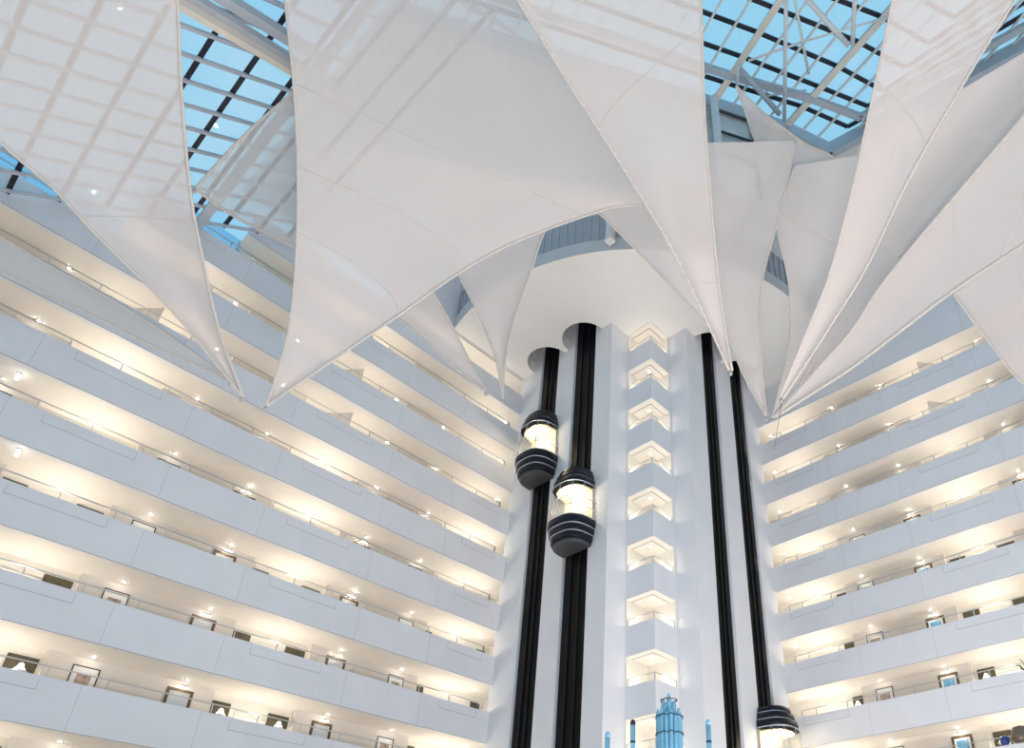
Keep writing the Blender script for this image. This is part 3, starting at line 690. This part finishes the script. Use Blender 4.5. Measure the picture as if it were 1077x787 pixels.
S[11] = sail('wide bright sail with square lower end, right of the laced right sail', [(1003, 99), (995, 120), (965, 175), (930, 230), (912, 246)], [(1125, 27), (1110, 80), (1075, 128), (1010, 205), (946, 272)], (33, 34), (33, 34), billow=.25, ends=False)
S[10] = sail('long narrow right sail with laced sides, tip hooked beside the right galleries', [(946, -50), (939, 0), (914, 120), (895, 205), (872, 290), (850, 345), (820, 418)], [(1110, -60), (1068, 0), (1012, 90), (955, 190), (912, 280), (872, 345), (823, 420)], (27, 27), (27, 27), billow=.25, cord='R', cross=((.28, .45),))
S[15] = sail('sweeping right sail with rolled hems, its tip meeting the galleries beside the tower', [(1130, 58), (1077, 122), (1012, 198), (960, 259), (925, 303), (898, 345), (862, 386), (815, 439)], [(1130, 225), (1077, 257), (1003, 306), (955, 342), (900, 384), (860, 410), (815, 439)], (31, 32), (31, 32), billow=.25, seams=(.42,), cross=((.05, .25),), hemr=.07)
S[16] = sail('rightmost sail cut by the picture edge, its blunt end pointing left', [(1130, 215), (1077, 257), (1040, 282), (1003, 310)], [(1150, 455), (1077, 404), (1045, 366), (1003, 310)], (34, 33), (34, 33), billow=.2, ends=False)
# rigging at the hooked tips
def cable(a, b, lab):
    o = MB().tube([a, b], .011, 6).build('stay_cable', M['rib']); tag(o, lab, 'cable', 'stay cables of the sails')
p5 = S[5][-1][6]; cable(p5 - Vector((0,0,.15)), Vector((33.0, TYR - .01, p5.z - 1.0)) if False else Vector((32.4, TYR - .02, 27.0)), 'thin cable from the laced central sail down to the outer right track')
p10 = S[10][-1][6]; cable(p10 - Vector((0,0,.15)), Vector((XR - .01, 17.0, zs(1) - 2.2)), 'thin cable from the laced right sail to the gallery parapet')

# ------------------------------------------------------------------ blue glass tube sculpture on the lobby floor
base = at(706, 850, 19.5); bx, by = base.x, base.y
D0 = math.hypot(bx, by)
def zat(y):
    v = ray(707, y); return EYE + v.z/math.hypot(v.x, v.y)*D0
t = thing('glass_sculpture', (bx, by, 0), 'tiered sculpture of blue glass tubes rising before the lift tower at the bottom', 'sculpture')
side = Vector((.64, -.77, 0)); fwd = Vector((.77, .64, 0))
wpx = D0*1.13/F_PX*1.1
topz = zat(728)
MB().lathe((bx, by, 0), [(.55, 0), (.55, .5), (.5, .6), (.45, 1.0), (.3, 1.2)], 24).build('plinth', M['floor'], t)
k = 0
for ring, (n, rad) in enumerate(((1, 0), (7, .15), (15, .30))):
    for i in range(n):
        a = 2*math.pi*i/n + ring*.3
        x, y = bx + rad*math.cos(a), by + rad*math.sin(a)
        h = topz - (0, .18, .45)[ring] - .09*random.random() - (.12 if i % 2 else 0)
        MB().tube([(x, y, 1.0), (x, y, h - .12), (x, y, h)], [.055, .055, .02], 8).build('glass_tube', M['tubeglass'], t)
for z in (zat(737), zat(755), zat(773)):
    r = .215 if z == zat(737) else .365
    pts = [(bx + r*math.cos(2*math.pi*i/24), by + r*math.sin(2*math.pi*i/24), z + .03*math.sin(i*2.6)) for i in range(24)]
    MB().tube(pts, .014, 6, closed=True).build('tie_band', M['purlin'], t)
for x_, y_ in ((652, 770), (674, 757), (740, 757)):
    d = (x_ - 706)*wpx*.97; p = Vector((bx, by, 0)) + side*d
    zt_ = zat(y_)
    s_ = thing('glass_rod', (p.x, p.y, 0), {652: 'lowest slim blue glass rod, far left of the tiered glass sculpture', 674: 'slim blue glass rod with a dark cap, just left of the tiered glass sculpture', 740: 'slim blue glass rod right of the tiered glass sculpture'}[x_], 'glass rod', 'slim blue glass rods')
    MB().tube([(p.x, p.y, 0), (p.x, p.y, zt_ - .15)], .065, 10).build('tube', M['tubeglass'], s_)
    MB().tube([(p.x, p.y, zt_ - .15), (p.x, p.y, zt_ - .05), (p.x, p.y, zt_)], [.07, .07, .03], 10).build('cap', M['purlin' if x_ == 674 else 'tubeglass'], s_)
    MB().tube([(p.x, p.y, zt_ - .62), (p.x, p.y, zt_ - .57)], .072, 10).build('tie_band', M['purlin'], s_)
# things at the lower right edge
p = at_plane(1070, 785, Vector((XR + .11, 0, 0)), Vector((1, 0, 0))); zo = zs(8) - PH + .016
t = thing('bronze_ornament', (XR + .11, p.y - .1, zo), 'dark bronze ornament with a navy blue bowl on the parapet at the lower right corner', 'ornament')
MB().lathe((XR + .11, p.y - .25, zo), [(.30, 0), (.36, .2), (.36, .5), (.26, .66), (.08, .72)], 18).build('body', M['bronze'], t)
MB().lathe((XR + .11, p.y + .42, zo), [(.14, 0), (.2, .12), (.2, .3), (.05, .42)], 16).build('side_bowl', M['navy'], t)
p = at_plane(1079, 700, Vector((XR, 0, 0)), Vector((1, 0, 0)))
t = thing('potted_plant', (XR + .75, p.y, zs(7) - 2.75), 'green leaves of a plant over the right gallery parapet at the picture edge', 'plant')
MB().lathe((XR + .75, p.y, zs(7) - 2.75), [(.2, 0), (.27, .9), (.30, 1.0), (.22, 1.0)], 14).build('pot', M['bronze'], t)
for i in range(9):
    a = i*.7; tip = Vector((XR + .25 + .3*math.cos(a), p.y + .6*math.sin(a), zs(7) - PH + .28 + .3*math.cos(i*1.7)))
    b0 = Vector((XR + .75, p.y, zs(7) - 1.8)); md = b0.lerp(tip, .6) + Vector((0, 0, .25))
    m = MB(); m.tube([b0, md, tip], [.01, .045, .005], 6); m.build('leaf', M['leaf'], t)

# roof slabs round the glazing, and the drum above the disc
m = MB()
eave = [(RIB[i][1][0], RIB[i][1][1]) for i in (0, 1, 2, 3, 4)]
m.prism(eave + [(40, -3.5), (40, 36), (5.6, 36)], ZG - .35, ZG + .1)
m.box((-8.2, -19, ZG + .3), (12, 2, ZG + .6))  # unseen slab over the camera, added to hold back blue sky light
o = m.build('ceiling', M['disc']); tag(o, 'plain white roof slab around the atrium glazing, with an unseen part added against sky light', 'ceiling', None, 'structure')
bm = bmesh.new(); bm.from_mesh(o.data); bmesh.ops.triangulate(bm, faces=[f for f in bm.faces if len(f.verts) > 4]); bm.to_mesh(o.data); bm.free()
m = MB(); m.loft([[(x, y, Z0 + 3.3) for x, y in arc_pts(DR - .15, 0, 1)], [(x, y, ZG - .4) for x, y in arc_pts(DR - .15, 0, 1)]], closed=False, caps=False)
o = m.build('wall_drum', M['disc']); tag(o, 'white curved drum wall above the blue-grey band of the ceiling disc', 'wall', None, 'structure')

# ------------------------------------------------------------------ lobby floor and the far walls behind the camera
m = MB(); m.box((-26, -18, -.3), (38, 34, 0)); o = m.build('floor', M['floor']); tag(o, 'pale stone floor of the atrium lobby', 'floor', None, 'structure')
m = MB(); m.box((-26.4, -18, 0), (-26, 34, 34)); o = m.build('wall_back', M['farwall']); tag(o, 'plain pale wall of the atrium behind the viewer, left', 'wall', None, 'structure')
m = MB(); m.box((-26, -18.4, 0), (38, -18, 34)); o = m.build('wall_right', M['farwall']); tag(o, 'plain pale wall of the atrium behind the viewer, right', 'wall', None, 'structure')

# ------------------------------------------------------------------ lights
for L in LIGHTS:
    pos, e, r = L[:3]; col = L[3] if len(L) > 3 else (1, .92, .81)
    ld = bpy.data.lights.new('gallery_light', 'POINT'); ld.energy = e; ld.shadow_soft_size = r; ld.color = col
    lo = bpy.data.objects.new('gallery_light', ld); C.objects.link(lo); lo.location = pos
def area(name, loc, target, size, e, col):
    ld = bpy.data.lights.new(name, 'AREA'); ld.shape = 'DISK'; ld.size = size; ld.energy = e; ld.color = col
    o = bpy.data.objects.new(name, ld); C.objects.link(o); o.location = loc
    o.rotation_euler = (Vector(target) - Vector(loc)).to_track_quat('-Z', 'Y').to_euler()
UP = 880  # unseen lamps added at floor level to brighten sails and walls
for (x, y, k) in ((1.5, .5, 1.6), (5, 2.5, 1.2), (16, 1, 1.0), (2, 14, .35), (15, 12, .7), (22, 7, 1.5), (-8, 6, .3), (8, -8, .8)):
    area('added_uplight', (x, y, .6), (x + 4, y + 4, 30), 3.0, UP*k, (1, .91, .88))

# ------------------------------------------------------------------ sky
w = bpy.data.worlds.new('sky'); bpy.context.scene.world = w; w.use_nodes = True
nt = w.node_tree; nt.nodes.clear()
out = nt.nodes.new('ShaderNodeOutputWorld'); bg = nt.nodes.new('ShaderNodeBackground'); tc = nt.nodes.new('ShaderNodeTexCoord'); sp = nt.nodes.new('ShaderNodeSeparateXYZ')
rp = nt.nodes.new('ShaderNodeValToRGB'); nz = nt.nodes.new('ShaderNodeTexNoise'); r2 = nt.nodes.new('ShaderNodeValToRGB'); mx = nt.nodes.new('ShaderNodeMixRGB')
rp.color_ramp.elements[0].position = .35; rp.color_ramp.elements[0].color = (.29, .61, .85, 1)
rp.color_ramp.elements[1].position = .9; rp.color_ramp.elements[1].color = (.33, .67, .89, 1)
nz.inputs['Scale'].default_value = 5; nz.inputs['Detail'].default_value = 5
r2.color_ramp.elements[0].position = .45; r2.color_ramp.elements[0].color = (0, 0, 0, 1); r2.color_ramp.elements[1].position = .8; r2.color_ramp.elements[1].color = (.7, .7, .7, 1)
mx.inputs[2].default_value = (.62, .82, .95, 1)
nt.links.new(tc.outputs['Generated'], sp.inputs[0]); nt.links.new(sp.outputs['Z'], rp.inputs['Fac']); nt.links.new(tc.outputs['Generated'], nz.inputs['Vector'])
nt.links.new(nz.outputs['Fac'], r2.inputs['Fac']); nt.links.new(r2.outputs['Color'], mx.inputs[0]); nt.links.new(rp.outputs['Color'], mx.inputs[1])
nt.links.new(mx.outputs[0], bg.inputs['Color']); bg.inputs['Strength'].default_value = 1.05; nt.links.new(bg.outputs[0], out.inputs[0])

# ------------------------------------------------------------------ camera
cd = bpy.data.cameras.new('camera'); co = bpy.data.objects.new('camera', cd); C.objects.link(co)
cd.sensor_fit = 'HORIZONTAL'; cd.sensor_width = 36; cd.lens = 36*F_PX/IW
cd.shift_x = (IW/2 - PX)/IW; cd.shift_y = (PY - IH/2)/IW
right, down, fw = RM.col[0], RM.col[1], RM.col[2]
co.matrix_world = Matrix(((right.x, -down.x, -fw.x, 0), (right.y, -down.y, -fw.y, 0), (right.z, -down.z, -fw.z, EYE), (0, 0, 0, 1)))
sc = bpy.context.scene; sc.camera = co
cd.clip_end = 500
sc.view_settings.view_transform = 'Standard'; sc.view_settings.look = 'None'; sc.view_settings.gamma = 1; sc.view_settings.exposure = -0.06
sc.view_settings.use_curve_mapping = False
sc.cycles.max_bounces = 8; sc.cycles.diffuse_bounces = 4; sc.cycles.transparent_max_bounces = 24
